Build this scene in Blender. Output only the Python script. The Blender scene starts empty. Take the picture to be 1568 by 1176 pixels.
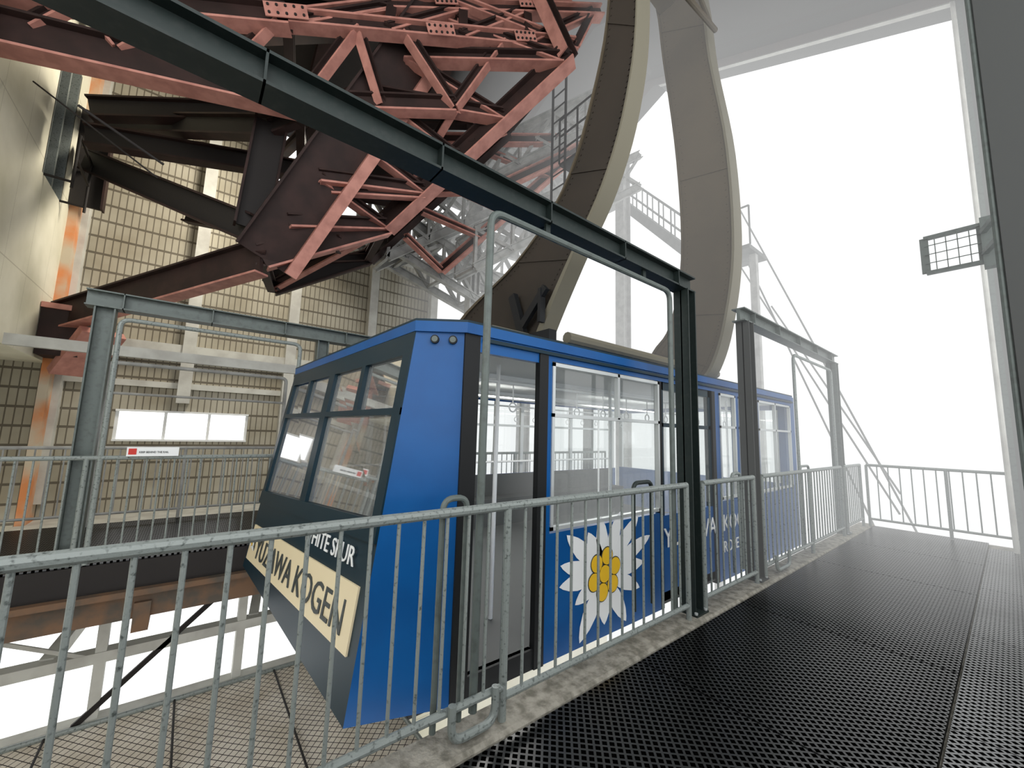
import bpy, math, random, bmesh
from mathutils import Vector, Matrix
random.seed(4)
C=bpy.context.scene.collection
V=Vector
# ---------------------------------------------------------------- materials
def mat(name,col,rough=.6,metal=0,noise=None,col2=None,bump=0,bscale=30,spec=None,detail=5,lo=.4,hi=.65):
    m=bpy.data.materials.new(name);m.use_nodes=True;nt=m.node_tree;b=nt.nodes['Principled BSDF']
    b.inputs['Base Color'].default_value=(*col,1);b.inputs['Roughness'].default_value=rough;b.inputs['Metallic'].default_value=metal
    if spec is not None:b.inputs['Specular IOR Level'].default_value=spec
    if noise or bump:
        tc=nt.nodes.new('ShaderNodeTexCoord')
    if noise:
        n=nt.nodes.new('ShaderNodeTexNoise');n.inputs['Scale'].default_value=noise;n.inputs['Detail'].default_value=detail
        r=nt.nodes.new('ShaderNodeValToRGB');r.color_ramp.elements[0].position=lo;r.color_ramp.elements[1].position=hi
        r.color_ramp.elements[0].color=(*col,1);r.color_ramp.elements[1].color=(*(col2 or [c*.6 for c in col]),1)
        nt.links.new(tc.outputs['Object'],n.inputs['Vector']);nt.links.new(n.outputs['Fac'],r.inputs['Fac']);nt.links.new(r.outputs['Color'],b.inputs['Base Color'])
    if bump:
        n2=nt.nodes.new('ShaderNodeTexNoise');n2.inputs['Scale'].default_value=bscale;n2.inputs['Detail'].default_value=4
        bp=nt.nodes.new('ShaderNodeBump');bp.inputs['Strength'].default_value=bump;bp.inputs['Distance'].default_value=.02
        nt.links.new(tc.outputs['Object'],n2.inputs['Vector']);nt.links.new(n2.outputs['Fac'],bp.inputs['Height']);nt.links.new(bp.outputs['Normal'],b.inputs['Normal'])
    return m
def math_node(nt,op,a,b=None):
    n=nt.nodes.new('ShaderNodeMath');n.operation=op
    for i,x in enumerate((a,b)):
        if x is None:continue
        if isinstance(x,(int,float)):n.inputs[i].default_value=x
        else:nt.links.new(x,n.inputs[i])
    return n.outputs[0]
def grid_mat(name,axes,pitch,width,ccell,cline,rough=.7,bump=.5,diag=False,stain_sheen=None,dist=.02,specline=.5,roughline=None):
    m=bpy.data.materials.new(name);m.use_nodes=True;nt=m.node_tree;b=nt.nodes['Principled BSDF']
    tc=nt.nodes.new('ShaderNodeTexCoord');sp=nt.nodes.new('ShaderNodeSeparateXYZ');nt.links.new(tc.outputs['Object'],sp.inputs[0])
    o=[sp.outputs['XYZ'.index(a)] for a in axes]
    if diag:
        o=[math_node(nt,'ADD',o[0],o[1]),math_node(nt,'SUBTRACT',o[0],o[1])]
    fs=[]
    for q,p,w in zip(o,pitch,width):
        f=math_node(nt,'FRACT',math_node(nt,'DIVIDE',q,p))
        d=math_node(nt,'ABSOLUTE',math_node(nt,'SUBTRACT',f,.5))
        fs.append(math_node(nt,'GREATER_THAN',d,.5-w/p/2))
    l=math_node(nt,'MAXIMUM',fs[0],fs[1])
    mx=nt.nodes.new('ShaderNodeMix');mx.data_type='RGBA'
    nt.links.new(l,mx.inputs[0]);mx.inputs[6].default_value=(*ccell,1);mx.inputs[7].default_value=(*cline,1)
    out=mx.outputs[2]
    if stain_sheen:  # darkening noise: stains on walls and net, imitated patchy sheen on floor mats
        n=nt.nodes.new('ShaderNodeTexNoise');n.inputs['Scale'].default_value=stain_sheen[0];n.inputs['Detail'].default_value=4
        nt.links.new(tc.outputs['Object'],n.inputs['Vector'])
        r=nt.nodes.new('ShaderNodeValToRGB');r.color_ramp.elements[0].position=.35;r.color_ramp.elements[1].position=.7
        r.color_ramp.elements[0].color=(1,1,1,1);r.color_ramp.elements[1].color=(*stain_sheen[1],1)
        nt.links.new(n.outputs['Fac'],r.inputs['Fac'])
        m2=nt.nodes.new('ShaderNodeMix');m2.data_type='RGBA';m2.blend_type='MULTIPLY';m2.inputs[0].default_value=1
        nt.links.new(out,m2.inputs[6]);nt.links.new(r.outputs['Color'],m2.inputs[7]);out=m2.outputs[2]
    nt.links.new(out,b.inputs['Base Color']);b.inputs['Roughness'].default_value=rough;b.inputs['Specular IOR Level'].default_value=specline
    if roughline is not None:
        rr=math_node(nt,'ADD',math_node(nt,'MULTIPLY',l,roughline-rough),rough);nt.links.new(rr,b.inputs['Roughness'])
        ss=math_node(nt,'MULTIPLY',l,specline);nt.links.new(ss,b.inputs['Specular IOR Level'])
    bp=nt.nodes.new('ShaderNodeBump');bp.inputs['Strength'].default_value=bump;bp.inputs['Distance'].default_value=dist
    nt.links.new(l,bp.inputs['Height']);nt.links.new(bp.outputs['Normal'],b.inputs['Normal'])
    return m
def glass_mat(name,tint=(.95,.98,.98),haze=.12,gl=.12,hz=(.92,.92,.89)):
    m=bpy.data.materials.new(name);m.use_nodes=True;nt=m.node_tree;nt.nodes.clear()
    t=nt.nodes.new('ShaderNodeBsdfTransparent');t.inputs[0].default_value=(*tint,1)
    d=nt.nodes.new('ShaderNodeBsdfTranslucent');d.inputs[0].default_value=(*hz,1)
    d2=nt.nodes.new('ShaderNodeBsdfDiffuse');d2.inputs[0].default_value=(*hz,1)
    dm=nt.nodes.new('ShaderNodeMixShader');nt.links.new(d.outputs[0],dm.inputs[1]);nt.links.new(d2.outputs[0],dm.inputs[2])
    g=nt.nodes.new('ShaderNodeBsdfGlossy');g.inputs['Roughness'].default_value=.03
    a=nt.nodes.new('ShaderNodeMixShader');a.inputs[0].default_value=haze
    b=nt.nodes.new('ShaderNodeMixShader')
    lw=nt.nodes.new('ShaderNodeLayerWeight');lw.inputs[0].default_value=.25
    f2=math_node(nt,'ADD',math_node(nt,'MULTIPLY',lw.outputs['Fresnel'],.6),gl)
    o=nt.nodes.new('ShaderNodeOutputMaterial')
    nt.links.new(t.outputs[0],a.inputs[1]);nt.links.new(dm.outputs[0],a.inputs[2])
    nt.links.new(f2,b.inputs[0]);nt.links.new(a.outputs[0],b.inputs[1]);nt.links.new(g.outputs[0],b.inputs[2]);nt.links.new(b.outputs[0],o.inputs[0])
    return m
def fog_mat(name,dens,L,col=(.95,.96,.955)):
    m=bpy.data.materials.new(name);m.use_nodes=True;nt=m.node_tree;nt.nodes.clear()
    a=nt.nodes.new('ShaderNodeVolumeAbsorption');a.inputs[0].default_value=(0,0,0,1);a.inputs[1].default_value=dens
    e=nt.nodes.new('ShaderNodeEmission');e.inputs[0].default_value=(*col,1);e.inputs[1].default_value=dens*L
    s=nt.nodes.new('ShaderNodeAddShader');o=nt.nodes.new('ShaderNodeOutputMaterial')
    nt.links.new(a.outputs[0],s.inputs[0]);nt.links.new(e.outputs[0],s.inputs[1]);nt.links.new(s.outputs[0],o.inputs['Volume'])
    return m
MT=dict(
 rail=mat('rail_paint',(.25,.28,.265),.42,.1,noise=55,col2=(.07,.083,.078),lo=.56,hi=.72,bump=.15,bscale=120),
 post=mat('dark_green_paint',(.016,.025,.023),.5,.1,noise=25,col2=(.030,.036,.034),lo=.5,hi=.8,spec=.35),
 postg=mat('grey_green_paint',(.115,.138,.128),.5,.1,noise=20,col2=(.075,.087,.08),lo=.5,hi=.8),
 col=mat('column_dark_grey',(.055,.058,.056),.7),
 blue=mat('blue_paint',(.001,.088,.30),.34,.0,noise=3,col2=(.001,.074,.26),spec=.35),
 teal=mat('dark_teal_paint',(.003,.022,.036),.4,spec=.3),
 blk=mat('black_rubber',(.010,.011,.012),.55,spec=.3),
 cream=mat('cream_sign',(.84,.72,.48),.5),
 white=mat('white_paint',(.88,.90,.90),.5),
 ink=mat('sign_ink',(.04,.05,.05),.5),
 yel=mat('yellow_paint',(.90,.55,.02),.5),
 silver=mat('aluminium_trim',(.62,.65,.65),.35,.4),
 inter=mat('interior_panel',(.80,.82,.80),.6),
 seat=mat('interior_floor_shade',(.06,.065,.065),.6),  # dark floor; also the shadow painted on far panel and bench
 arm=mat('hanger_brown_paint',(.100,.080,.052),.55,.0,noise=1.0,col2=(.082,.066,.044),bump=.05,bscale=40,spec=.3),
 armdk=mat('hanger_brown_shaded',(.040,.031,.023),.6,noise=1.2,col2=(.030,.024,.018),spec=.3),  # arm face turned from the light, shade put into the brown
 armlt=mat('hanger_beige_lit_edge',(.18,.165,.12),.55,spec=.3),  # pale beige; on the arms, light painted onto the right edge
 pink=mat('red_oxide_lit',(.52,.24,.19),.6,noise=6,col2=(.39,.17,.135),spec=.3),  # lit tone of the red oxide paint, light put into the colour
 maroon=mat('red_oxide_shaded',(.026,.015,.013),.65,noise=4,col2=(.040,.021,.018),spec=.25),  # same red oxide in shade, darkness put into the colour
 pale=mat('pale_steel',(.40,.40,.38),.6,noise=5,col2=(.28,.28,.265)),
 stair=mat('galvanised_stair',(.13,.135,.13),.6,noise=5,col2=(.09,.095,.09)),
 dkst=mat('dark_steel',(.022,.019,.018),.65,spec=.25),
 colm=mat('column_grey',(.60,.60,.55),.7,noise=3,col2=(.47,.46,.42)),
 concslab=mat('curb_concrete',(.34,.32,.27),.85,noise=18,col2=(.16,.15,.12),bump=.5,bscale=60),
 rust=mat('rust_stain',(.66,.25,.09),.8,noise=1.6,col2=(.56,.48,.36),lo=.35,hi=.6),
 rustbeam=mat('rusty_fascia',(.16,.09,.05),.8,noise=5,col2=(.08,.065,.05)),
 snow=mat('snow',(.9,.9,.9),.9),
 fogwall=mat('gable_grey',(.13,.13,.125),.8,noise=1.2,col2=(.11,.11,.107)),
 roof=mat('roof_dark',(.030,.025,.022),.85,noise=2,col2=(.02,.017,.015)),
 red=mat('red_mark',(.6,.03,.02),.5),
)
MT['mat']=grid_mat('perforated_black_mat','XY',(.050,.050),(.016,.016),(.001,.001,.001),(.024,.025,.026),rough=.9,bump=1.0,diag=True,dist=.012,roughline=.30,specline=.65,stain_sheen=(.9,(.2,.2,.2)))  # darkening noise imitates patchy wet sheen in the line colour
MT['matg']=grid_mat('grey_steel_grating','XY',(.050,.050),(.017,.017),(.003,.003,.003),(.19,.195,.195),rough=.8,bump=1.0,diag=True,dist=.01,roughline=.32,specline=.8,stain_sheen=(.8,(.3,.3,.3)))  # lighter lines and noise paint the floor sheen into the colour
MT['panel']=grid_mat('ribbed_wall_panel','YZ',(.11,.34),(.018,.045),(.48,.45,.365),(.17,.15,.115),rough=.8,bump=.6,stain_sheen=(.9,(.62,.59,.53)),dist=.03)
MT['concrete']=grid_mat('board_concrete','XZ',(.9,1.8),(.010,.018),(.80,.77,.63),(.60,.57,.45),rough=.9,bump=-.3,stain_sheen=(1.2,(.78,.78,.73)),dist=.01)
MT['net']=grid_mat('safety_net','XY',(.10,.10),(.012,.012),(.82,.76,.66),(.05,.04,.035),rough=.85,bump=.6,diag=True,stain_sheen=(2.2,(.72,.68,.62)))
MT['glass']=glass_mat('window_glass',haze=.08,gl=.09)
MT['glassf']=glass_mat('dusty_glare_glass',haze=.55,gl=.14)  # dust veil thickened to stand in for reflections and bright interior
# ---------------------------------------------------------------- mesh builder
class MB:
    def __init__(s,name,parent=None):
        s.name=name;s.v=[];s.f=[];s.m=[];s.mats=[];s.parent=parent
    def mi(s,m):
        m=MT[m] if isinstance(m,str) else m
        if m not in s.mats:s.mats.append(m)
        return s.mats.index(m)
    def add(s,vs,fs,m):
        o=len(s.v);s.v+=[tuple(x) for x in vs];k=s.mi(m)
        for f in fs:s.f.append([i+o for i in f]);s.m.append(k)
    def box(s,a,b,m):
        x0,x1=sorted((a[0],b[0]));y0,y1=sorted((a[1],b[1]));z0,z1=sorted((a[2],b[2]))
        s.add([(x0,y0,z0),(x1,y0,z0),(x1,y1,z0),(x0,y1,z0),(x0,y0,z1),(x1,y0,z1),(x1,y1,z1),(x0,y1,z1)],
              [(0,3,2,1),(4,5,6,7),(0,1,5,4),(1,2,6,5),(2,3,7,6),(3,0,4,7)],m)
    def slab(s,pts,th,m):
        th=V(th);n=len(pts);vs=[V(p) for p in pts]+[V(p)+th for p in pts]
        fs=[tuple(range(n)),tuple(range(2*n-1,n-1,-1))]+[(i,i+n,(i+1)%n+n,(i+1)%n) for i in range(n)]
        s.add(vs,fs,m)
    def bar(s,a,b,w,h,m,up=(0,0,1),off=(0,0)):
        a=V(a);b=V(b);d=(b-a).normalized();up=V(up)
        if abs(d.dot(up))>.99:up=V((0,1,0))
        sd=d.cross(up).normalized();u=sd.cross(d).normalized()
        a=a+sd*off[0]+u*off[1];b=b+sd*off[0]+u*off[1]
        q=[(-w/2,-h/2),(w/2,-h/2),(w/2,h/2),(-w/2,h/2)]
        vs=[a+sd*x+u*y for x,y in q]+[b+sd*x+u*y for x,y in q]
        s.add(vs,[(0,1,2,3),(7,6,5,4),(0,4,5,1),(1,5,6,2),(2,6,7,3),(3,7,4,0)],m)
    def ibeam(s,a,b,depth,fw,mf,mw,up=(0,0,1),t=.03):
        m1,m2=mf if isinstance(mf,tuple) else (mf,mf)
        s.bar(a,b,fw*.25,depth-2*t,mw,up)
        s.bar(a,b,fw,t,m1,up,(0,depth/2-t/2));s.bar(a,b,fw,t,m2,up,(0,-depth/2+t/2))
    def tube(s,pts,r,m,n=10,closed=False):
        pts=[V(p) for p in pts];N=len(pts);rings=[]
        ref=None
        for i,p in enumerate(pts):
            if closed:t=(pts[(i+1)%N]-pts[i-1])
            else:t=(pts[min(i+1,N-1)]-pts[max(i-1,0)])
            t.normalize()
            if ref is None:ref=t.orthogonal().normalized()
            ref=(ref-t*ref.dot(t)).normalized();bi=t.cross(ref)
            rings.append([p+(ref*math.cos(2*math.pi*k/n)+bi*math.sin(2*math.pi*k/n))*r for k in range(n)])
        vs=[v for g in rings for v in g];fs=[]
        for i in range(N if closed else N-1):
            j=(i+1)%N
            for k in range(n):fs.append((i*n+k,i*n+(k+1)%n,j*n+(k+1)%n,j*n+k))
        if not closed:
            fs.append(tuple(range(n-1,-1,-1)));fs.append(tuple((N-1)*n+k for k in range(n)))
        s.add(vs,fs,m)
    def disc(s,c,nrm,r,th,m,n=20):
        nrm=V(nrm).normalized();a=nrm.orthogonal().normalized();b=nrm.cross(a)
        s.slab([V(c)+(a*math.cos(2*math.pi*k/n)+b*math.sin(2*math.pi*k/n))*r for k in range(n)],nrm*th,m)
    def text(s,body,size,M,m,sx=1):
        cd=bpy.data.curves.new('txt','FONT');cd.body=body;cd.size=size;cd.extrude=.003;cd.resolution_u=3
        o=bpy.data.objects.new('txt',cd);C.objects.link(o);bpy.context.view_layer.update()
        me=o.to_mesh();MM=M@Matrix.Diagonal((sx,1,1,1))
        s.add([MM@v.co for v in me.vertices],[tuple(p.vertices) for p in me.polygons],m)
        o.to_mesh_clear();bpy.data.objects.remove(o)
    def done(s,smooth=True,recalc=True):
        me=bpy.data.meshes.new(s.name);me.from_pydata(s.v,[],s.f);me.update()
        for m in s.mats:me.materials.append(m)
        for p,k in zip(me.polygons,s.m):p.material_index=k
        if recalc:
            bm=bmesh.new();bm.from_mesh(me);bmesh.ops.recalc_face_normals(bm,faces=bm.faces);bm.to_mesh(me);bm.free()
        if smooth:
            for p in me.polygons:p.use_smooth=True
            try:me.set_sharp_from_angle(angle=math.radians(32))
            except Exception:pass
        o=bpy.data.objects.new(s.name,me);C.objects.link(o)
        if s.parent:o.parent=s.parent
        return o
def empty(name):
    o=bpy.data.objects.new(name,None);C.objects.link(o);return o
def fillet(pts,r,n=6):
    pts=[V(p) for p in pts];out=[pts[0]]
    for i in range(1,len(pts)-1):
        p=pts[i];d0=(pts[i-1]-p).normalized();d1=(pts[i+1]-p).normalized()
        rr=min(r,(pts[i-1]-p).length/2.01,(pts[i+1]-p).length/2.01)
        a=p+d0*rr;b=p+d1*rr
        for k in range(n+1):
            t=k/n;out.append(a*(1-t)**2+p*2*t*(1-t)+b*t*t)
    out.append(pts[-1]);return out
# ---------------------------------------------------------------- platform
m=MB('floor')
m.box((-1.88,-4,-.35),(1.3,9.9,-.02),'concslab')
m.done()
m=MB('trim_1')   # concrete curb
m.slab([(-1.88,-4,-.02),(-1.67,-4,-.02),(-1.67,-4,.015),(-1.69,-4,.03),(-1.88,-4,.03)],(0,13.9,0),'concslab')
m.done()
m=MB('rubber_floor_mat')
ys=[-4,-1.5,.9,2.5,4.1,6.33,7.95,9.85]
for i in range(len(ys)-1):
    m.box((-1.66,ys[i]+.008,-.02),(-.33,ys[i+1]-.008,.012),'mat')
m.done()
m=MB('steel_grating')
ys=[-3.9,-.7,1.6,3.3,5.0,6.7,8.3,9.38]
for i in range(len(ys)-1):
    m.box((-.315,ys[i]+.006,-.02),(1.2,ys[i+1]-.006,.008),'matg')
m.done()
# ---------------------------------------------------------------- railings
def rail_run(m,x,y0,y1,zt,zb,mt,r=.024,rb=.009,pitch=.125,along='y',posts=()):
    P=(lambda q,z:(x,q,z)) if along=='y' else (lambda q,z:(q,x,z))
    m.tube([P(y0,zt),P(y1,zt)],r,mt);m.tube([P(y0,zb),P(y1,zb)],r*.8,mt)
    n=max(1,int(round((y1-y0)/pitch)))
    for i in range(1,n):
        q=y0+(y1-y0)*i/n
        m.tube([P(q,zb),P(q,zt)],rb,mt,8)
    for q in posts:
        m.tube([P(q,0.02),P(q,zt)],r*.9,mt)
m=MB('safety_railing')
rail_run(m,-1.75,-3.2,1.40,1.10,.19,'rail',posts=(-3.2,-1.0,1.40))
rail_run(m,-1.75,1.40,3.32,1.10,.14,'rail',posts=(3.32,))
rail_run(m,-1.75,3.6,4.72,1.10,.14,'rail',posts=(3.6,4.72))
rail_run(m,-1.75,4.95,8.2,1.10,.16,'rail',posts=(4.95,6.6,8.2))
rail_run(m,-1.75,8.4,9.5,1.10,.16,'rail',posts=(8.4,9.5))
def loop(m,y0,y1,z0,z1,mt,x=-1.79,r=.016):
    m.tube(fillet([(x,y0,z0),(x,y0,z1),(x,y1,z1),(x,y1,z0)],.06),r,mt)
loop(m,1.02,1.16,.10,1.16,'postg');loop(m,2.62,2.86,.25,1.15,'post');loop(m,6.4,6.75,.2,1.16,'rail');loop(m,4.3,4.5,.2,1.15,'rail')
m.tube(fillet([(-1.72,1.08,.23),(-1.72,1.08,.07),(-1.72,1.33,.07),(-1.72,1.33,.23)],.07),.02,'rail')
m.tube(fillet([(-1.72,5.2,.23),(-1.72,5.2,.07),(-1.72,5.6,.07),(-1.72,5.6,.23)],.07),.018,'rail')
m.done()
m=MB('safety_railing')
rail_run(m,9.62,-1.68,.35,1.10,.16,'rail',along='x',posts=(-1.68,-.7,.35),pitch=.14)
m.done()
# ---------------------------------------------------------------- gate frames
def hpost(m,x,y,z0,z1,mt,w=.13):
    m.box((x-w/2,y-w/2,z0),(x+w/2,y-w/2+.014,z1),mt);m.box((x-w/2,y+w/2-.014,z0),(x+w/2,y+w/2,z1),mt)
    m.box((x-.006,y-w/2,z0),(x+.006,y+w/2,z1),mt)
    m.box((x-.06,y-.1,z0),(x+.1,y+.1,z0+.015),mt)
    for dx in(.08,):
        for dy in(-.08,.08):m.disc((x+dx,y+dy,z0+.015),(0,0,1),.014,.015,'silver',6)
def hbeam(m,x,y0,y1,z,mt,w=.14,h=.15):
    m.ibeam((x,y0,z),(x,y1,z),h,w,mt,mt,t=.014)
    y=y0+.3
    while y<y1:
        m.box((x-w/2,y-.005,z-h/2),(x+w/2,y+.005,z+h/2),mt);y+=.8
m=MB('gate_frame')
hbeam(m,-1.83,-2.6,3.6,2.93,'post')
hpost(m,-1.82,3.5,.03,2.86,'post',.14);hpost(m,-1.82,-2.5,.03,2.86,'post',.14)
m.tube(fillet([(-1.8,1.25,.1),(-1.8,1.25,2.78),(-1.8,3.2,2.78),(-1.8,3.2,.1)],.09),.022,'postg')
for y in(1.7,2.8):m.box((-1.81,y-.02,2.77),(-1.79,y+.02,2.87),'post')
m.done()
m=MB('gate_frame')
hbeam(m,-1.83,4.72,8.6,2.9,'postg',.14,.15)
hpost(m,-1.82,4.86,.03,2.83,'col',.14);hpost(m,-1.82,8.45,.03,2.83,'postg',.14)
m.tube(fillet([(-1.8,6.4,.1),(-1.8,6.4,2.68),(-1.8,8.25,2.68),(-1.8,8.25,.1)],.09),.02,'rail')
m.done()
m=MB('gate_frame')
hbeam(m,-6.2,-1.0,7.5,2.82,'postg',.2,.18)
hpost(m,-6.2,-.84,.01,2.74,'postg',.17);hpost(m,-6.2,7.3,.01,2.74,'postg',.17);hpost(m,-6.2,1.4,0.01,2.74,'postg',.15)
m.tube(fillet([(-6.1,-.7,.01),(-6.1,-.7,2.62),(-6.1,1.1,2.62),(-6.1,1.1,.01)],.09),.025,'rail')
m.done()
m=MB('gate_frame')
for y0,y1 in((-1.0,1.3),(1.6,4.0)):
    m.tube(fillet([(-8.2,y0,0.01),(-8.2,y0,2.35),(-8.2,y1,2.35),(-8.2,y1,0.01)],.09),.03,'pale')
    m.tube([(-8.2,y0,1.9),(-8.2,y1,1.9)],.02,'pale')
m.box((-8.25,-2,2.45),(-8.15,5,2.6),'colm')
m.done()
m=MB('safety_railing')
rail_run(m,-6.1,-2.0,7.8,1.10,.16,'rail',pitch=.12,posts=(-2,-.8,1.1,3,5,7.8),rb=.009)
m.done()
m=MB('safety_railing')
rail_run(m,-8.3,-2.0,5.5,1.10,.16,'pale',pitch=.14,posts=(-2,0,2,4,5.5))
m.done()
m=MB('notice_sign')
m.box((-6.07,-.50,1.115),(-6.055,-.06,1.215),'white');m.box((-6.054,-.485,1.135),(-6.05,-.42,1.20),'red')
m.text('KEEP BEHIND THE RAIL',.030,Matrix.Translation((-6.052,-.40,1.15))@Matrix(((0,0,1,0),(1,0,0,0),(0,1,0,0),(0,0,0,1))),'ink',.80)
m.done()
# ---------------------------------------------------------------- far platform and pit
m=MB('far_platform')
m.box((-8.4,-2.1,-.30),(-6.1,9,-.01),'dkst')
m.box((-8.38,-2.1,-.01),(-6.12,9,.01),'mat')
m.box((-10.99,-2.1,-.6),(-8.4,6,-.3),'colm')
m.box((-6.2,-4,-.62),(-6.1,9,-.30),'rustbeam')
for y in(-1.6,-.2,1.2,2.6):m.box((-6.9,y-.07,-.75),(-6.05,y+.07,-.45),'rustbeam')
m.box((-6.18,-4,-.36),(-6.0,9,-.30),'rustbeam')
m.done()
m=MB('pit_wall')  # lower wall of the pit, pierced by framed openings
for z0,z1 in((-.75,-.5),(-1.36,-1.24),(-2.3,-1.98)):
    m.box((-7.15,-5,z0),(-6.97,9,z1),'colm')
for y in(-3.2,-1.9,-.55,.85,2.2,3.6,5.0,6.5,8):
    m.box((-7.12,y-.05,-2.3),(-6.98,y+.05,-.5),'colm')
for y in(-2.6,.1,2.8):
    m.bar((-6.99,y-.9,-2.1),(-6.99,y+.7,-.6),.04,.06,'dkst')
for y in(-1.2,1.5):m.bar((-6.99,y+.6,-1.3),(-6.99,y-.6,-.7),.03,.04,'colm')
for y in(-3,-1,1,3,5):m.bar((-7.1,y,-1.3),(-10.5,y+.6,-.7),.12,.16,'colm')
m.box((-7.2,-5,-5),(-6.97,9,-2.3),'concrete')
m.done()
m=MB('safety_net')
nx,ny=24,20;vs=[];fs=[]
for i in range(nx+1):
    for j in range(ny+1):
        x=-6.93+4.9*i/nx;y=-3.2+5.6*j/ny
        vs.append((x,y,-2.02-.22*math.sin(math.pi*i/nx)*math.sin(math.pi*j/ny)))
for i in range(nx):
    for j in range(ny):
        a=i*(ny+1)+j;fs.append((a,a+1,a+ny+2,a+ny+1))
m.add(vs,fs,'net')
m.tube([(-6.93,-3.2,-2.0),(-6.93,2.4,-2.0),(-2.05,2.4,-2.0)],.03,'rail')
for y in(-.9,.2,1.3):m.tube([(-6.93,y,-2.0),(-2.05,y,-2.02)],.012,'dkst')
m.done()
m=MB('snow_ground')
m.box((-60,-20,-5.3),(20,60,-5),'snow');m.done()
# ---------------------------------------------------------------- cable car
car=empty('cable_car')
def FY(t,z):return .831+.127*z-t*(.11+.07*(1-z/2.2))
def FP(t,z,off=0):return V((-2.4-3.2*t,FY(t,z)+off,z))
XS=-2.2
m=MB('body',car)
TH=.05
def side(y0,y1,z0,z1,mt,x=XS,th=TH):m.box((x-th,y0,z0),(x,y1,z1),mt)
ZB=-.13
side(1.36,1.48,ZB,2.2,'blk')
side(1.48,2.02,2.03,2.2,'blue');side(1.48,2.02,ZB,.0,'blk')
side(2.02,2.11,ZB,2.1,'blk',x=XS+.012)
side(2.02,7.72,2.06,2.2,'blue')
side(2.11,3.70,ZB,.76,'blue');side(2.11,2.16,.76,2.06,'blue')
side(3.66,3.72,ZB,2.06,'blk')
for a,b in((3.72,4.26),(4.28,4.82)):
    side(a,b,ZB+.05,.72,'blue',x=XS-.02);side(a,a+.06,.72,2.06,'teal',x=XS-.02);side(b-.06,b,.72,2.06,'teal',x=XS-.02)
    side(a,b,1.98,2.06,'teal',x=XS-.02);side(a,b,1.60,1.64,'teal',x=XS-.02)
side(4.82,4.9,ZB,2.06,'blk')
side(4.9,7.72,ZB,.76,'blue')
for y in(4.9,5.45,6.1,7.50):side(y,y+.10,.76,2.06,'blue')
side(7.6,7.72,.76,2.06,'blue')
def frame(y0,y1,z0,z1,mt,x,w=.028,mids=(),bars=()):
    s=1 if x>-4 else -1
    a,b=x-.03*s,x+.012*s
    m.box((a,y0,z0),(b,y0+w,z1),mt);m.box((a,y1-w,z0),(b,y1,z1),mt);m.box((a,y0,z0),(b,y1,z0+w),mt);m.box((a,y0,z1-w),(b,y1,z1),mt)
    for q in mids:m.box((a,q-w/2,z0),(b,q+w/2,z1),mt)
    for q in bars:m.box((a,y0,q-w/2),(b,y1,q+w/2),mt)
frame(2.16,3.66,.78,2.05,'silver',XS,bars=(1.64,))
m.box((XS-.03,2.98,1.64),(XS+.012,3.01,2.05),'silver')
frame(5.0,5.45,.78,2.05,'silver',XS,bars=(1.64,));frame(5.55,6.1,.78,2.05,'silver',XS,bars=(1.64,))
frame(6.2,7.50,.78,2.05,'silver',XS,bars=(1.64,),mids=(6.85,))
XF=-5.8
for z0,z1 in((ZB,.76),(2.05,2.2)):m.box((XF,1.4,z0),(XF+.05,7.72,z1),'blue')
m.box((XF+.05,1.45,0),(XF+.06,7.6,.76),'seat')  # panel painted dark to stand in for shadow low in the cabin
for y in(1.4,2.0,3.6,4.25,4.85,6.2,7.6):m.box((XF,y,.76),(XF+.05,y+.07,2.05),'silver')
m.box((XF,1.4,1.6),(XF+.04,7.7,1.64),'silver')
def cham(z):return (V((XS,1.38,z)),FP(0,z))
def quad(a,b,c,d,mt,th):m.slab([a,b,c,d],th,mt)
a0,b0=cham(ZB);a1,b1=cham(2.19)
quad(a0,b0,b1,a1,'blue',(-.03,.02,0))
c0,c1=V((XF,1.38,ZB)),V((XF,1.38,2.19))
quad(FP(1,-.1),c0,c1,FP(1,2.19),'blue',(.03,.02,0))
def zb(t):return -.13+.03*t
def zs(t):return .95-.22*t
Z=dict(b=zb,s=zs,m0=lambda t:1.59,m1=lambda t:1.635,w=lambda t:1.99,t=lambda t:2.19)
def fq(t0,t1,za,zb_,mt,off=0,th=.05):
    m.slab([FP(t0,za(t0),off),FP(t1,za(t1),off),FP(t1,zb_(t1),off),FP(t0,zb_(t0),off)],(0,th,0),mt)
fq(0,1,Z['b'],Z['s'],'teal')
fq(0,1,lambda t:zs(t)-.13,lambda t:zs(t)-.0,'teal',-.02)
fq(0,1,Z['w'],Z['t'],'teal',-.01)
fq(0,1,Z['m0'],Z['m1'],'teal',-.012)
for t0,t1 in((0,.035),(.475,.525),(.965,1)):fq(t0,t1,Z['s'],Z['w'],'teal',-.012)
for t in(.25,.74):fq(t-.012,t+.012,Z['m1'],Z['w'],'teal',-.012)
fq(.035,.97,lambda t:.185-.18*t,lambda t:.56-.20*t,'cream',-.012,.012)
m.box((-5.6,7.66,ZB),(-2.4,7.72,.8),'blue');m.box((-5.6,7.66,2.0),(-2.4,7.72,2.19),'blue')
for x in(-5.6,-4.55,-3.5,-2.48):m.box((x,7.66,.8),(x+.08,7.72,2.0),'silver')
m.slab([(-2.4,7.69,ZB),(-2.2,7.5,ZB),(-2.2,7.5,2.19),(-2.4,7.69,2.19)],(-.03,-.02,0),'blue')
outl=[(XS+.02,1.36),(-2.39,1.09),(-5.61,.98),(XF-.02,1.36),(XF-.02,7.6),(-5.6,7.75),(-2.4,7.75),(XS+.02,7.6)]
m.slab([(x,y,2.14) for x,y in outl],(0,0,.07),'blue')
m.slab([(x,y,2.21) for x,y in outl],(0,0,.015),'teal')
cx,cy=-4,4.4
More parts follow.
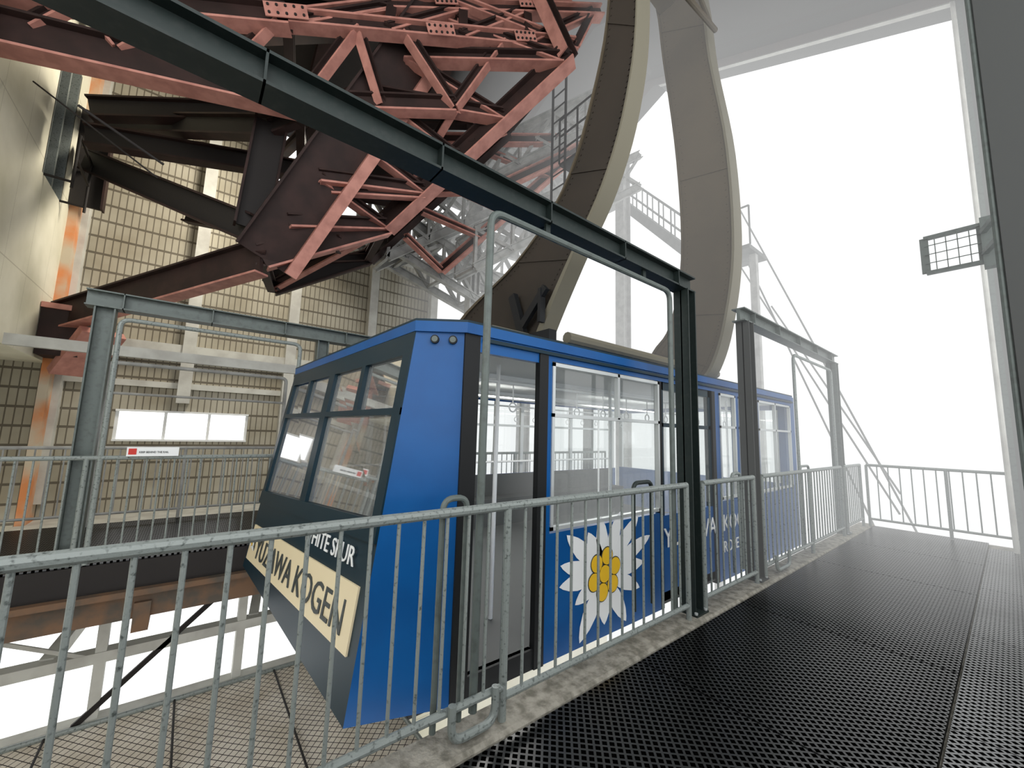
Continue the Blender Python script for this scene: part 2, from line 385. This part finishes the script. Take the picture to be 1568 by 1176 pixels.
ins=[(cx+(x-cx)*.72,cy+(y-cy)*.85) for x,y in outl]
n=len(outl);m.add([(x,y,2.225) for x,y in outl]+[(x,y,2.31) for x,y in ins],[tuple(range(n,2*n))]+[(i,(i+1)%n,(i+1)%n+n,i+n) for i in range(n)],'blue')
m.box((XS,1.5,2.10),(XS+.025,7.6,2.125),'teal')
m.slab([(x*1.0+(-.04 if x>-4 else .04),y+(.06 if y<4 else -.06)-(.1 if y<1.2 else 0),-.1) for x,y in outl],(0,0,.1),'seat')
m.slab([(x+(-.05 if x>-4 else .05),y+(.06 if y<4 else -.06),2.08) for x,y in outl],(0,0,.05),'inter')
m.box((-5.2,1.3,-.38),(-2.6,7.5,-.1),'blk')
for k in(.28,.62):
    p=V((XS,1.38,2.09))*(1-k)+FP(0,2.09)*k
    m.disc(p,(.78,-.6,0),.028,.02,'blk',16);m.disc(p+V((.78,-.6,0))*.02,(.78,-.6,0),.020,.005,'postg',16)
m.done()
m=MB('glazing',car)
def pane(p,mt):m.add(p,[(0,1,2,3)],mt)
for y0,y1 in((2.18,3.65),(3.78,4.2),(4.34,4.76),(5.0,7.55)):pane([(XS-.025,y0,.78),(XS-.025,y1,.78),(XS-.025,y1,2.04),(XS-.025,y0,2.04)],'glass')
pane([(XF+.02,1.45,.78),(XF+.02,7.6,.78),(XF+.02,7.6,2.04),(XF+.02,1.45,2.04)],'glass')
for t0,t1 in((.035,.475),(.525,.965)):
    pane([FP(t0,zs(t0),.02),FP(t1,zs(t1),.02),FP(t1,1.98,.02),FP(t0,1.98,.02)],'glassf')
pane([(-5.5,7.68,.8),(-2.5,7.68,.8),(-2.5,7.68,2.0),(-5.5,7.68,2.0)],'glass')
m.done(False,False)
m=MB('interior',car)
for y in(2.05,3.6,4.9,6.5):
    for x in(-2.75,-5.25):m.tube([(x,y,0),(x,y,2.08)],.018,'white')
for x in(-2.75,-5.25,-4.0):
    m.tube([(x,1.4,1.93),(x,7.5,1.93)],.014,'white')
for x in(-2.75,-5.25):
    y=1.8
    while y<7.3:
        m.tube([(x,y,1.93),(x,y,1.76)],.006,'white',6)
        m.tube([(x,y+.04*math.cos(a*math.pi/6),1.72+.04*math.sin(a*math.pi/6)) for a in range(12)],.007,'white',6,closed=True)
        y+=.42
m.tube([(-2.32,2.2,.98),(-2.32,7.4,.98)],.018,'white');m.tube([(-5.68,1.5,.98),(-5.68,7.4,.98)],.018,'white')
m.tube([(-5.4,1.02,1.0),(-2.5,1.12,1.0)],.018,'white')
m.box((-5.6,1.5,0),(-5.3,7.4,.42),'seat')  # bench in the same dark tone, shadow painted in
m.box((-3.3,1.25,0),(-2.6,1.6,.8),'seat');m.box((-3.3,1.2,.8),(-2.6,1.62,.84),'seat')
for x in(-4.7,-3.3):m.box((x-.06,1.6,2.04),(x+.06,7.2,2.08),'white')
m.done()
m=MB('lettering',car)
Ms=Matrix(((0,0,1,0),(1,0,0,0),(0,1,0,0),(0,0,0,1)))
def st(b,y,z,size,mt,sx=1):m.text(b,size,Matrix.Translation((XS+.004,y,z))@Ms,mt,sx)
st('YUZ',3.72,.42,.27,'white',.95);st('AWA',4.22,.42,.27,'white',.95)
st('KOGEN',5.0,.42,.27,'white',.95);st('ROPEWAY',5.0,.18,.18,'white',.95)
def ft(b,t,z,size,mt,sx,slope):
    p=FP(t,z,-.02);q=FP(t-.1,z+slope*.1,-.02);ex=(q-p).normalized();ez=(FP(t,z+.2,-.02)-p).normalized()
    nz=ex.cross(ez)
    M=Matrix(((ex.x,ez.x,nz.x,p.x),(ex.y,ez.y,nz.y,p.y),(ex.z,ez.z,nz.z,p.z),(0,0,0,1)))
    m.text(b,size,M,mt,sx)
ft('YUZAWA KOGEN',.86,.105,.29,'ink',1.08,.18)
ft('WHITE SPUR',.40,.585,.165,'white',1.12,.16)
def flower(c,ex,ey,nrm,R,pet,mt='white',cy='yel',dr=.1):
    c=V(c);ex=V(ex);ey=V(ey);nrm=V(nrm)
    for k,(ang,ln,wd) in enumerate(pet):
        a=math.radians(ang);d=ex*math.cos(a)+ey*math.sin(a);s=(ex*-math.sin(a)+ey*math.cos(a))
        prof=[(.12,.0),(.22,.55),(.45,.95),(.62,1.0),(.80,.75),(.93,.35),(1.0,0)]
        pts=[c+d*R*ln*u+s*R*wd*w for u,w in prof]+[c+d*R*ln*u-s*R*wd*w for u,w in reversed(prof[1:-1])]
        m.slab([p+nrm*(.002+.0006*(k%3)) for p in pts],nrm*.002,mt)
    cs=[(0,0)]+[(1.0*math.cos(a*math.pi/3+.3),1.0*math.sin(a*math.pi/3+.3)) for a in range(6)]
    exn=ex.normalized()
    for x,y in cs:
        q=c+exn*x*R*dr*2.05+ey*y*R*dr*2.05
        m.disc(q+nrm*.006,nrm,R*dr*1.12,.002,'ink',18)
        m.disc(q+nrm*.008,nrm,R*dr,.003,cy,18)
pet=[(95,.88,.115),(70,.96,.115),(47,1.08,.125),(22,1.1,.125),(0,.85,.125),(-28,.85,.115),(-62,.95,.12),(-118,.97,.13),(-150,.62,.115),(-180,.80,.125),(160,.84,.115),(135,.98,.125),(115,.74,.115),(-90,.75,.12)]
flower((XS+.001,2.80,.36),(0,1.25,0),(0,0,1),(1,0,0),.53,pet,dr=.13)
ex=(FP(.8,.2)-FP(.9,.2)).normalized()
p=FP(.925,.205,-.016)
m.disc(p,(0,-1,0),.13,.001,'ink',20)
flower(p+V((0,-.002,0)),ex,(0,0,1),(0,-1,0),.125,[(a,1,.16) for a in range(0,360,40)],mt='white')
m.done()
def arm(name,L,R,y0,y1,face):
    m=MB(name,car)
    def cr(P,k=5):
        out=[]
        for i in range(len(P)-1):
            p0=V(P[max(i-1,0)]);p1=V(P[i]);p2=V(P[i+1]);p3=V(P[min(i+2,len(P)-1)])
            for j in range(k):
                t=j/k;out.append(.5*((2*p1)+(p2-p0)*t+(2*p0-5*p1+4*p2-p3)*t*t+(3*p1-p0-3*p2+p3)*t**3))
        out.append(V(P[-1]));return out
    Lc,Rc=cr(L),cr(R);n=len(Lc)
    def strip(A,B,ya,yb,mt):
        vs=[];fs=[]
        for a,b in zip(A,B):vs+=[(a[0],ya,a[1]),(b[0],ya,b[1]),(b[0],yb,b[1]),(a[0],yb,a[1])]
        for i in range(n-1):
            o=i*4
            for k in range(4):fs.append((o+k,o+(k+1)%4,o+4+(k+1)%4,o+4+k))
        fs+=[(0,1,2,3),(4*n-1,4*n-2,4*n-3,4*n-4)]
        m.add(vs,fs,mt)
    mix=lambda A,B,t:[a*(1-t)+b*t for a,b in zip(A,B)]
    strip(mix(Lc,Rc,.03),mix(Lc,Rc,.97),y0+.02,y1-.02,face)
    strip(Lc,mix(Lc,Rc,.045),y0,y1,'arm');strip(mix(Lc,Rc,.955),Rc,y0,y1,'armlt')  # right edge strip painted in the lit tone
    for t in(.12,.88):
        Q=mix(Lc,Rc,t)
        for i in range(n-1):
            for j in(0,.33,.67):
                q=Q[i]*(1-j)+Q[i+1]*j;m.disc((q[0],y0+.02,q[1]),(0,-1,0),.008,.007,face,6)
    for i in(8,16,24,30):
        if i<n:
            a=mix(Lc,Rc,.05)[i];b=mix(Lc,Rc,.95)[i];m.bar((a[0],y0+.015,a[1]),(b[0],y0+.015,b[1]),.012,.02,face)
    return m.done()
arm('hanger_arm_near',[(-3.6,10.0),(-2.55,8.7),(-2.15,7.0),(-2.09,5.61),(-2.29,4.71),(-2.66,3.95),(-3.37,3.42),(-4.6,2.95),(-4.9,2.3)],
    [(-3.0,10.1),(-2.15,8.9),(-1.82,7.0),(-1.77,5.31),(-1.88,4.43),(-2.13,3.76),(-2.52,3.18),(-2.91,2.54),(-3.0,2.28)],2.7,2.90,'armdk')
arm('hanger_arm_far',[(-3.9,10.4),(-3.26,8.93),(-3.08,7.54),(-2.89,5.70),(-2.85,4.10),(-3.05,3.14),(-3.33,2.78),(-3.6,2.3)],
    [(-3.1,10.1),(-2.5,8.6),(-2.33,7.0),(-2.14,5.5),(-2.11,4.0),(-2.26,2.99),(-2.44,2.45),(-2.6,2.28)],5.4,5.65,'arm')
m=MB('hanger_base',car)
m.ibeam((-3.2,2.2,2.42),(-3.2,6.6,2.42),.22,.25,'armlt','arm');m.ibeam((-4.8,2.2,2.42),(-4.8,6.6,2.42),.22,.25,'armlt','arm')
m.tube([(-2.75,2.9,2.47),(-2.75,6.2,2.47)],.06,'armlt')
m.bar((-3.35,2.66,3.0),(-3.15,2.66,2.5),.06,.10,'blk');m.bar((-3.15,2.64,2.62),(-2.80,2.64,2.95),.05,.08,'blk');m.bar((-2.86,2.64,2.95),(-2.86,2.64,2.6),.04,.07,'blk')
m.box((-3.3,2.6,2.3),(-2.7,2.7,2.5),'blk')
m.ibeam((-2.9,3.0,8.6),(-3.0,5.5,8.6),.3,.25,'arm','armdk')
m.tube([(-1.95,3.0,6.4),(-2.25,5.4,7.4)],.035,'arm');m.tube([(-1.95,3.0,7.6),(-2.3,5.4,7.5)],.03,'arm')
m.done()
# ---------------------------------------------------------------- red oxide roof truss
m=MB('steel_truss')
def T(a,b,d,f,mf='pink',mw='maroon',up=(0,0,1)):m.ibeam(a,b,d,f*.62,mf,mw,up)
PB=('maroon','pink')  # lower flange in the painted lit tone, upper in the shaded one
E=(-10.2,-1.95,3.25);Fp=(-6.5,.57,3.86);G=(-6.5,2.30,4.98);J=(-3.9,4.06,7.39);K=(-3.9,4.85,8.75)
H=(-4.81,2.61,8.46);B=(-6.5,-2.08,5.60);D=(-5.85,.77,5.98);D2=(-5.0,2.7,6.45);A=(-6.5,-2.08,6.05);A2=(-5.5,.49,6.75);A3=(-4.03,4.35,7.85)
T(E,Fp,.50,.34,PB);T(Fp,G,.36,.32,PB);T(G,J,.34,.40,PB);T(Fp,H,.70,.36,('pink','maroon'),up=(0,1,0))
m.bar(Fp,H,.24,.16,'pink',(0,1,0),(-.06,.40))  # cap strip painting the lit edge onto this diagonal
T(B,D,.42,.40,PB);T(D,D2,.26,.3,PB);T(A,A2,.30,.34,PB);T(A2,A3,.22,.3)
K0=(-5.2,1.71,7.62)
T(K0,K,.20,.3);T((-5.5,.49,6.75),K0,.2,.22)
T((-6.5,.51,5.91),(-6.5,.41,4.24),.42,.3,'maroon','dkst',up=(0,1,0))
T((-10.2,-1.9,6.95),(-6.5,.51,5.85),.34,.3,'maroon','dkst');T((-10.2,-1.95,6.2),(-6.5,.41,4.24),.40,.3,'maroon','dkst')
T((-10.4,-1.9,5.4),(-10.3,-1.9,7.2),.5,.4,'maroon','dkst',up=(0,1,0))
T((-4.88,2.3,8.0),(-4.03,4.35,7.85),.16,.2);T((-5.6,.2,7.8),(-4.9,3.0,8.7),.3,.3,PB);T((-6.5,-2.05,7.1),(-5.2,1.7,7.7),.3,.26,'maroon','dkst')
T((-9.6,-1.9,8.2),(-6.0,1.2,7.6),.34,.3,'maroon','dkst');T((-9.0,-.4,5.2),(-6.5,1.6,4.4),.26,.24,'maroon','dkst');T((-8.6,.1,8.6),(-7.6,.9,4.6),.3,.3,'maroon','dkst',up=(0,1,0))
T((-6.5,.51,5.85),(-5.6,1.7,6.6),.24,.2,'maroon','dkst');T((-8.6,.9,6.8),(-6.0,1.1,6.1),.2,.2,'maroon','dkst')
T((-9.8,-1.9,8.9),(-5.4,.9,8.9),.4,.4,'maroon','dkst');T((-8.2,-1.9,7.9),(-6.6,1.6,8.8),.3,.3,'maroon','dkst')
def lp(p,q,t):return V(p).lerp(V(q),t)
def AL(t):return lp(Fp,H,t)
def BL(t):return lp(G,J,t)
for i,(p,q) in enumerate(((.12,0),(.27,.0),(.27,.22),(.42,.22),(.42,.42),(.56,.42),(.56,.66),(.70,.66),(.70,.97),(.86,.97))):
    T(AL(p),BL(q),(.20,.15)[i%2],(.34,.24)[i%2],PB)
# bracing between the upper chords
for i,(p,q) in enumerate(((.05,0),(.3,.0),(.3,.3),(.55,.3),(.55,.6),(.8,.6),(.8,.95),(1,.95))):
    T(lp(A2,A3,p),lp(K0,K,q),.13,.22,PB)
for p,q in((.1,.25),(.35,.25),(.35,.6),(.7,.6),(.7,.95)):
    T(lp(B,D,p)+V((0,0,.15)),lp(A,A2,q),.14,.2,PB)
T(D,lp(A2,A3,.2),.16,.22,PB);T(D2,lp(A2,A3,.35),.16,.22,PB);T(D2,lp(A2,A3,.7),.16,.22,PB);T(lp(D,D2,.5),lp(A2,A3,.2),.14,.2,PB)
T(lp(A,A2,.45),(-5.6,-.1,8.9),.2,.24,PB,up=(0,1,0));T(lp(A,A2,.95),(-6.3,-.4,9.2),.2,.24,PB,up=(0,1,0));T((-6.4,-1.2,8.6),(-5.0,1.2,8.3),.22,.26,PB)
T((-6.1,1.3,5.0),(-5.9,2.7,5.4),.12,.2,PB)
T(AL(.9),(-6.2,2.0,9.5),.3,.3,PB);T(J,(-4.6,3.2,10.0),.3,.3,PB,up=(0,1,0))
T((-7.2,-.6,8.6),(-4.2,4.4,9.0),.35,.35,PB);T((-7.5,-1.6,7.3),(-5.2,1.3,9.3),.3,.3,PB);T((-4.9,-.5,7.2),(-5.4,1.8,9.6),.3,.3,PB)
o=V((-2.1,.4,.25))
S=[(Fp,G),(G,J),(Fp,H),(B,D),(A,A2),(A2,A3),(D,D2)]
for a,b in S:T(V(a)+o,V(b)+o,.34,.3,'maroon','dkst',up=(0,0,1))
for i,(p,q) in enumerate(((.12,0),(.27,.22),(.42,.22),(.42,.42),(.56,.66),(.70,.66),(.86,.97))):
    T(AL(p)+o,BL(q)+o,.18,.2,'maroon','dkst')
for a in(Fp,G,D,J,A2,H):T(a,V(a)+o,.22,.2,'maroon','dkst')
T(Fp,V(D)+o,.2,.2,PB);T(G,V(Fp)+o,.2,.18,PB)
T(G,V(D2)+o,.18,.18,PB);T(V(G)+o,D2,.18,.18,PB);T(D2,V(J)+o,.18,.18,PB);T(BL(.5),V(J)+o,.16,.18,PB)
# third, hazier plane of bracing
o2=V((-1.5,1.9,.2))
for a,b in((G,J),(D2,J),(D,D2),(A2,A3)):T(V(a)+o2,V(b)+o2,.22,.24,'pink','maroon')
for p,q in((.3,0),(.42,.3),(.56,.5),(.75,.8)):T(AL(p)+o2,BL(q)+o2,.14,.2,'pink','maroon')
m.box((-10.7,-2.09,2.55),(-9.9,-1.6,3.35),'maroon');m.box((-10.75,-2.09,3.33),(-9.85,-1.5,3.42),'pink');m.bar((-10.3,-1.7,2.3),(-9.7,-1.3,3.0),.6,.14,'pink')
def splice(p,q,w,h,n=5):
    p=V(p);q=V(q);d=(q-p).normalized();s=V((0,0,1)).cross(d).normalized();
    if s.x<0:s=-s
    u=d.cross(s);u=u if u.z>0 else -u
    c=p
    m.slab([c+s*.12-d*w/2-u*h/2,c+s*.12+d*w/2-u*h/2,c+s*.12+d*w/2+u*h/2,c+s*.12-d*w/2+u*h/2],s*.012,'pink')
    for i in range(n):
        for k in(-1,1):m.disc(c+s*.132+d*(w*(-.4+.8*i/(n-1)))+u*h*.27*k,s,.018,.014,'dkst',6)
splice((-5.5,.49,6.75),A3,.5,.2);splice((-4.8,2.3,7.2),A3,.4,.18);splice((-4.35,3.5,7.58),A3,.35,.17)
splice((-6.3,-1.5,6.18),A2,.6,.26,6);splice((-4.9,2.4,7.87),K,.35,.16);splice((-4.4,3.6,8.3),K,.35,.16)
m.done()
m=MB('tie_rod')
m.tube([(-6.2,-1.3,4.95),(-6.2,-.55,4.6)],.015,'dkst');m.tube([(-7.2,-1.9,5.6),(-6.4,-.6,4.5)],.01,'dkst')
m.done()
# ---------------------------------------------------------------- pale lattice in the haze
def lattice(m,a,b,dep,n,mt='pale',w=.14,wd=.8):
    a=V(a);b=V(b);d=(b-a)
    for s in(0,wd):
        o1=V((s,0,0));o2=V((s,0,-dep))
        m.ibeam(a+o1,b+o1,w*1.4,w,mt,mt,t=.02);m.ibeam(a+o2,b+o2,w*1.4,w,mt,mt,t=.02)
        for i in range(n):
            p=a+d*i/n;q=a+d*(i+1)/n
            m.bar(p+o1,q+o2,w*.6,w*.6,mt);m.bar(p+o2,q+o1,w*.5,w*.5,mt);m.bar(p+o1,p+o2,w*.5,w*.5,mt)
    for i in range(n+1):
        p=a+d*i/n;m.bar(p,p+V((wd,0,0)),w*.5,w*.5,mt);m.bar(p+V((0,0,-dep)),p+V((wd,0,-dep)),w*.5,w*.5,mt)
m=MB('lattice_girder')
lattice(m,(-9,3.0,6.3),(-9,7.6,9.9),1.1,5);lattice(m,(-9.2,2.6,6.6),(-9.2,8.2,5.0),.9,6)
lattice(m,(-8.6,5.0,8.8),(-8.6,9.3,9.4),1.0,4);lattice(m,(-10,4.5,7.2),(-10,9.4,7.4),1.2,5)
lattice(m,(-8,4.6,6.0),(-6.4,8.6,8.9),.9,5);lattice(m,(-7.4,4.4,7.6),(-5.6,6.6,9.2),.8,4,w=.12)
m.ibeam((-8.5,5.4,3),(-8.5,5.4,9.8),.3,.25,'pale','pale');m.ibeam((-8.8,7.5,-2),(-8.8,7.5,9.6),.3,.25,'pale','pale')
m.ibeam((-7,9.8,-3),(-7,9.8,10),.35,.3,'pale','pale')
m.done()
m=MB('steel_staircase')
a=V((-7.9,10.2,9.6));b=V((-4.9,10.2,6.2))
for dy in(0,.9):
    m.bar(a+V((0,dy,0)),b+V((0,dy,0)),.05,.25,'stair')
    m.tube([a+V((0,dy,1.0)),b+V((0,dy,1.0))],.03,'stair')
    m.tube([a+V((0,dy,.5)),b+V((0,dy,.5))],.02,'stair')
    for i in range(9):
        p=a.lerp(b,i/8)+V((0,dy,0));m.tube([p,p+V((0,0,1))],.022,'stair')
for i in range(15):
    p=a.lerp(b,(i+.5)/15);m.box((p.x-.13,p.y,p.z-.02),(p.x+.13,p.y+.9,p.z+.02),'stair')
m.box((-4.9,10.1,6.1),(-3.6,11.2,6.2),'stair')
m.box((-9.5,10.1,9.55),(-7.9,11.2,9.65),'stair')
for x in(-4.8,-4.2,-3.6):m.tube([(x,10.15,6.2),(x,10.15,7.2)],.022,'stair')
m.tube([(-4.9,10.15,7.2),(-3.6,10.15,7.2)],.025,'stair')
for x in(-4.8,-3.7):m.bar((x,10.6,6.1),(x,10.6,-5),.15,.15,'pale',up=(0,1,0))
m.done()
m=MB('access_ladder_platform')
m.box((-5.0,5.0,6.55),(-4.1,5.7,6.6),'dkst')
for x,y in((-5,5.0),(-4.1,5.0),(-4.55,5.0),(-4.1,5.7),(-5,5.7)):m.tube([(x,y,6.6),(x,y,7.5)],.02,'dkst')
for z in(6.85,7.15,7.5):m.tube([(-5,5.0,z),(-4.1,5.0,z),(-4.1,5.7,z)],.02,'dkst')
for x in(-5.2,-4.85):m.tube([(x,5.0,5.2),(x,5.0,8.6)],.025,'dkst')
for i in range(12):m.tube([(-5.2,5,5.3+.28*i),(-4.85,5,5.3+.28*i)],.014,'dkst')
m.done()
m=MB('stay_cable')
for a,b in(((-4.6,12,8.5),(-1.3,12,-.5)),((-4.6,12,6.6),(-1.6,12,0)),((-3.9,12.3,5.2),(-1.6,12.3,.4)),((-4.9,11.5,8.5),(-1.9,11.5,-.4))):
    m.tube([a,b],.022,'stair',6)
m.done()
# ---------------------------------------------------------------- building shell
m=MB('wall_left')
X=-11
def wp(y0,y1,z0,z1,mt='panel'):m.box((X-.2,y0,z0),(X,y1,z1),mt)
wp(-3.5,-1.15,-.6,9.1);wp(-1.15,1.05,1.72,9.1);wp(-1.15,1.05,-.6,1.12);wp(1.05,5.6,-.6,6.5)
for y,z in((-2.0,9),(-.15,8.6),(1.75,6.6),(3.66,6.6),(5.5,6.6)):m.box((X,y-.11,1.9 if abs(y+.15)<.1 else 0),(X+.22,y+.11,z),'colm')
m.box((X,-2.1,2.85),(X+.18,5.6,3.12),'colm');m.box((X,1.6,6.35),(X+.2,5.6,6.6),'colm')
m.box((X,-2.1,2.2),(X+.08,5.6,2.32),'colm')
m.done()
m=MB('window_1')
for y in(-1.15,-.42,.31,1.0):m.box((X-.12,y,1.12),(X-.04,y+.05,1.72),'white')
for z in(1.10,1.69):m.box((X-.12,-1.15,z),(X+.02,1.05,z+.04),'white')
m.done()
m=MB('wall_back')
m.box((-11,-2.6,2.62),(-9.95,-2.1,12),'concrete')
m.box((-8.9,-2.6,2.62),(-6.0,-2.1,12),'concrete')
m.box((-9.95,-2.6,2.62),(-8.9,-2.1,5.2),'concrete');m.box((-9.95,-2.6,7.6),(-8.9,-2.1,12),'concrete')
m.box((-11,-3.6,-.6),(-6.0,-3.0,2.62),'concrete');m.box((-11,-3.1,2.5),(-6,-2.1,2.62),'concrete')
m.done()
m=MB('wall_near')
m.box((-6.0,-4.4,-3),(1.3,-4.0,9),'concrete')
m.done()
m=MB('window_2')
m.box((-9.95,-2.55,5.2),(-8.9,-2.45,7.6),'dkst')
for i in range(6):
    z=5.3+i*.4;m.bar((-9.95,-2.3,z),(-8.9,-2.3,z),.05,.04,'rail')
for x in(-9.95,-9.4,-8.9):m.box((x-.03,-2.35,5.2),(x+.03,-2.1,7.6),'rail')
for z in(5.6,6.0):m.tube([(-9.9,-1.8,z),(-8.95,-1.8,z)],.02,'dkst')
for x in(-9.9,-8.95):m.tube([(x,-1.8,5.1),(x,-1.8,6.0)],.02,'dkst');m.tube([(x,-1.8,5.2),(x,-2.1,5.2)],.02,'dkst')
m.done()
m=MB('trim_2')
m.box((-10.98,-2.1,-.3),(-10.5,-1.98,8.6),'rust');m.box((-10.9,-3.0,.9),(-10,-2.9,1.0),'rust')
m.done()
m=MB('ceiling')
def rz(x):return 9.15+.44*min(-x,11+x)
for x0,x1 in((-11.3,-5.5),(-5.5,1.3)):
    m.slab([(x0,-4.4,rz(x0)),(x1,-4.4,rz(x1)),(x1,9.9,rz(x1)),(x0,9.9,rz(x0))],(0,0,.15),'roof')
for y in(-1,1.5,4,6.5,9):
    m.ibeam((-5.5,y,rz(-5.5)-.2),(1.2,y,rz(1.2)-.2),.35,.25,'maroon','dkst');m.ibeam((-5.5,y,rz(-5.5)-.2),(-11,y,rz(-11)-.2),.35,.25,'maroon','dkst')
m.done()
m=MB('wall_front')
m.slab([(0,9.5,9.0),(-3.84,9.5,10.7),(-5.5,9.5,11.43),(-5.5,9.5,13),(1.4,9.5,13),(1.4,9.5,9.0)],(0,.4,0),'fogwall')
m.slab([(0,9.4,8.95),(-5.5,9.4,11.38),(-5.5,9.4,11.6),(0,9.4,9.2)],(0,.1,0),'colm')
m.box((0.0,9.45,-3),(.5,9.9,9.2),'fogwall');m.box((-.03,9.4,-3),(.03,9.9,9.0),'postg')
m.tube([(-.06,9.3,0),(-.06,9.3,9)],.03,'colm')
m.done()
m=MB('wall_right')
m.box((1.3,-4,-.3),(1.45,9.4,1.2),'fogwall')  # unseen; cut down to a parapet so side light floods the platform
m.done()
m=MB('steel_column')
m.ibeam((.20,4.6,0.01),(.20,4.6,8.6),.26,.26,'col','col',up=(0,1,0));m.tube([(.05,4.5,0.01),(.05,4.5,8.6)],.018,'postg')
m.done()
m=MB('caged_floodlight')
x0,x1,z0,z1,y=-.40,-.025,3.20,3.56,5.6
for a,b in(((x0,z0),(x1,z0)),((x1,z0),(x1,z1)),((x1,z1),(x0,z1)),((x0,z1),(x0,z0))):
    m.bar((a[0],y,a[1]),(b[0],y,b[1]),.06,.030,'postg',up=(0,1,0) if a[0]==b[0] else (0,0,1))
for i in range(1,5):m.bar((x0+(x1-x0)*i/5,y-.03,z0),(x0+(x1-x0)*i/5,y-.03,z1),.007,.007,'postg',up=(0,1,0))
for i in range(1,4):m.bar((x0,y-.03,z0+(z1-z0)*i/4),(x1,y-.03,z0+(z1-z0)*i/4),.007,.007,'postg')
m.bar((x1,y,3.48),(.2,4.75,3.48),.04,.04,'postg');m.bar((x1,y,3.28),(.2,4.75,3.28),.04,.04,'postg');m.box((-.03,5.56,3.14),(.09,5.66,3.62),'postg')
m.done()
m=MB('fog_bank')
m.box((-45,4.3,-4.9),(19,55,25),fog_mat('fog_outside',.060,.80));m.done(False)
# ---------------------------------------------------------------- light
w=bpy.data.worlds.new('sky');bpy.context.scene.world=w;w.use_nodes=True
bg=w.node_tree.nodes['Background'];bg.inputs[0].default_value=(.98,.99,1,1);bg.inputs[1].default_value=2.0
def area(name,loc,rot,size,e,col,sy=None):
    l=bpy.data.lights.new(name,'AREA');l.size=size;l.energy=e;l.color=col
    if sy:l.shape='RECTANGLE';l.size_y=sy
    o=bpy.data.objects.new(name,l);o.location=loc;o.rotation_euler=rot;C.objects.link(o);return o
area('hall_lamp_warm',(-8.3,1.5,7.2),(math.radians(-50),0,math.radians(0)),1.5,260,(1,.92,.78))
area('fill_light_cool',(-2.6,-3.2,4.6),(math.radians(70),0,math.radians(10)),2.0,80,(.95,.97,1))  # added fill behind the camera to brighten the car front
for y in(2.6,5.6):
    l=area('cabin_fill',(-4.0,y,2.02),(0,0,0),.5,34,(1,.98,.94),1.8);l.parent=car  # added fill lights to brighten the cabin and its glass
# ---------------------------------------------------------------- camera
yaw,th,rho=math.radians(51.3),math.radians(6.9),math.radians(1.7)
fw=V((-math.sin(yaw),math.cos(yaw),0));R0=V((math.cos(yaw),math.sin(yaw),0));Zu=V((0,0,1))
f=fw*math.cos(th)+Zu*math.sin(th);u0=-fw*math.sin(th)+Zu*math.cos(th)
xi=R0*math.cos(rho)+u0*math.sin(rho);yi=-R0*math.sin(rho)+u0*math.cos(rho)
cd=bpy.data.cameras.new('camera');cam=bpy.data.objects.new('camera',cd);C.objects.link(cam)
cd.sensor_width=36;cd.lens=36*610/1568;cd.clip_start=.05;cd.clip_end=500
cam.matrix_world=Matrix(((xi.x,yi.x,-f.x,0),(xi.y,yi.y,-f.y,0),(xi.z,yi.z,-f.z,1.5),(0,0,0,1)))
bpy.context.scene.camera=cam
vs=bpy.context.scene.view_settings
vs.view_transform='Standard';vs.look='None';vs.exposure=.36
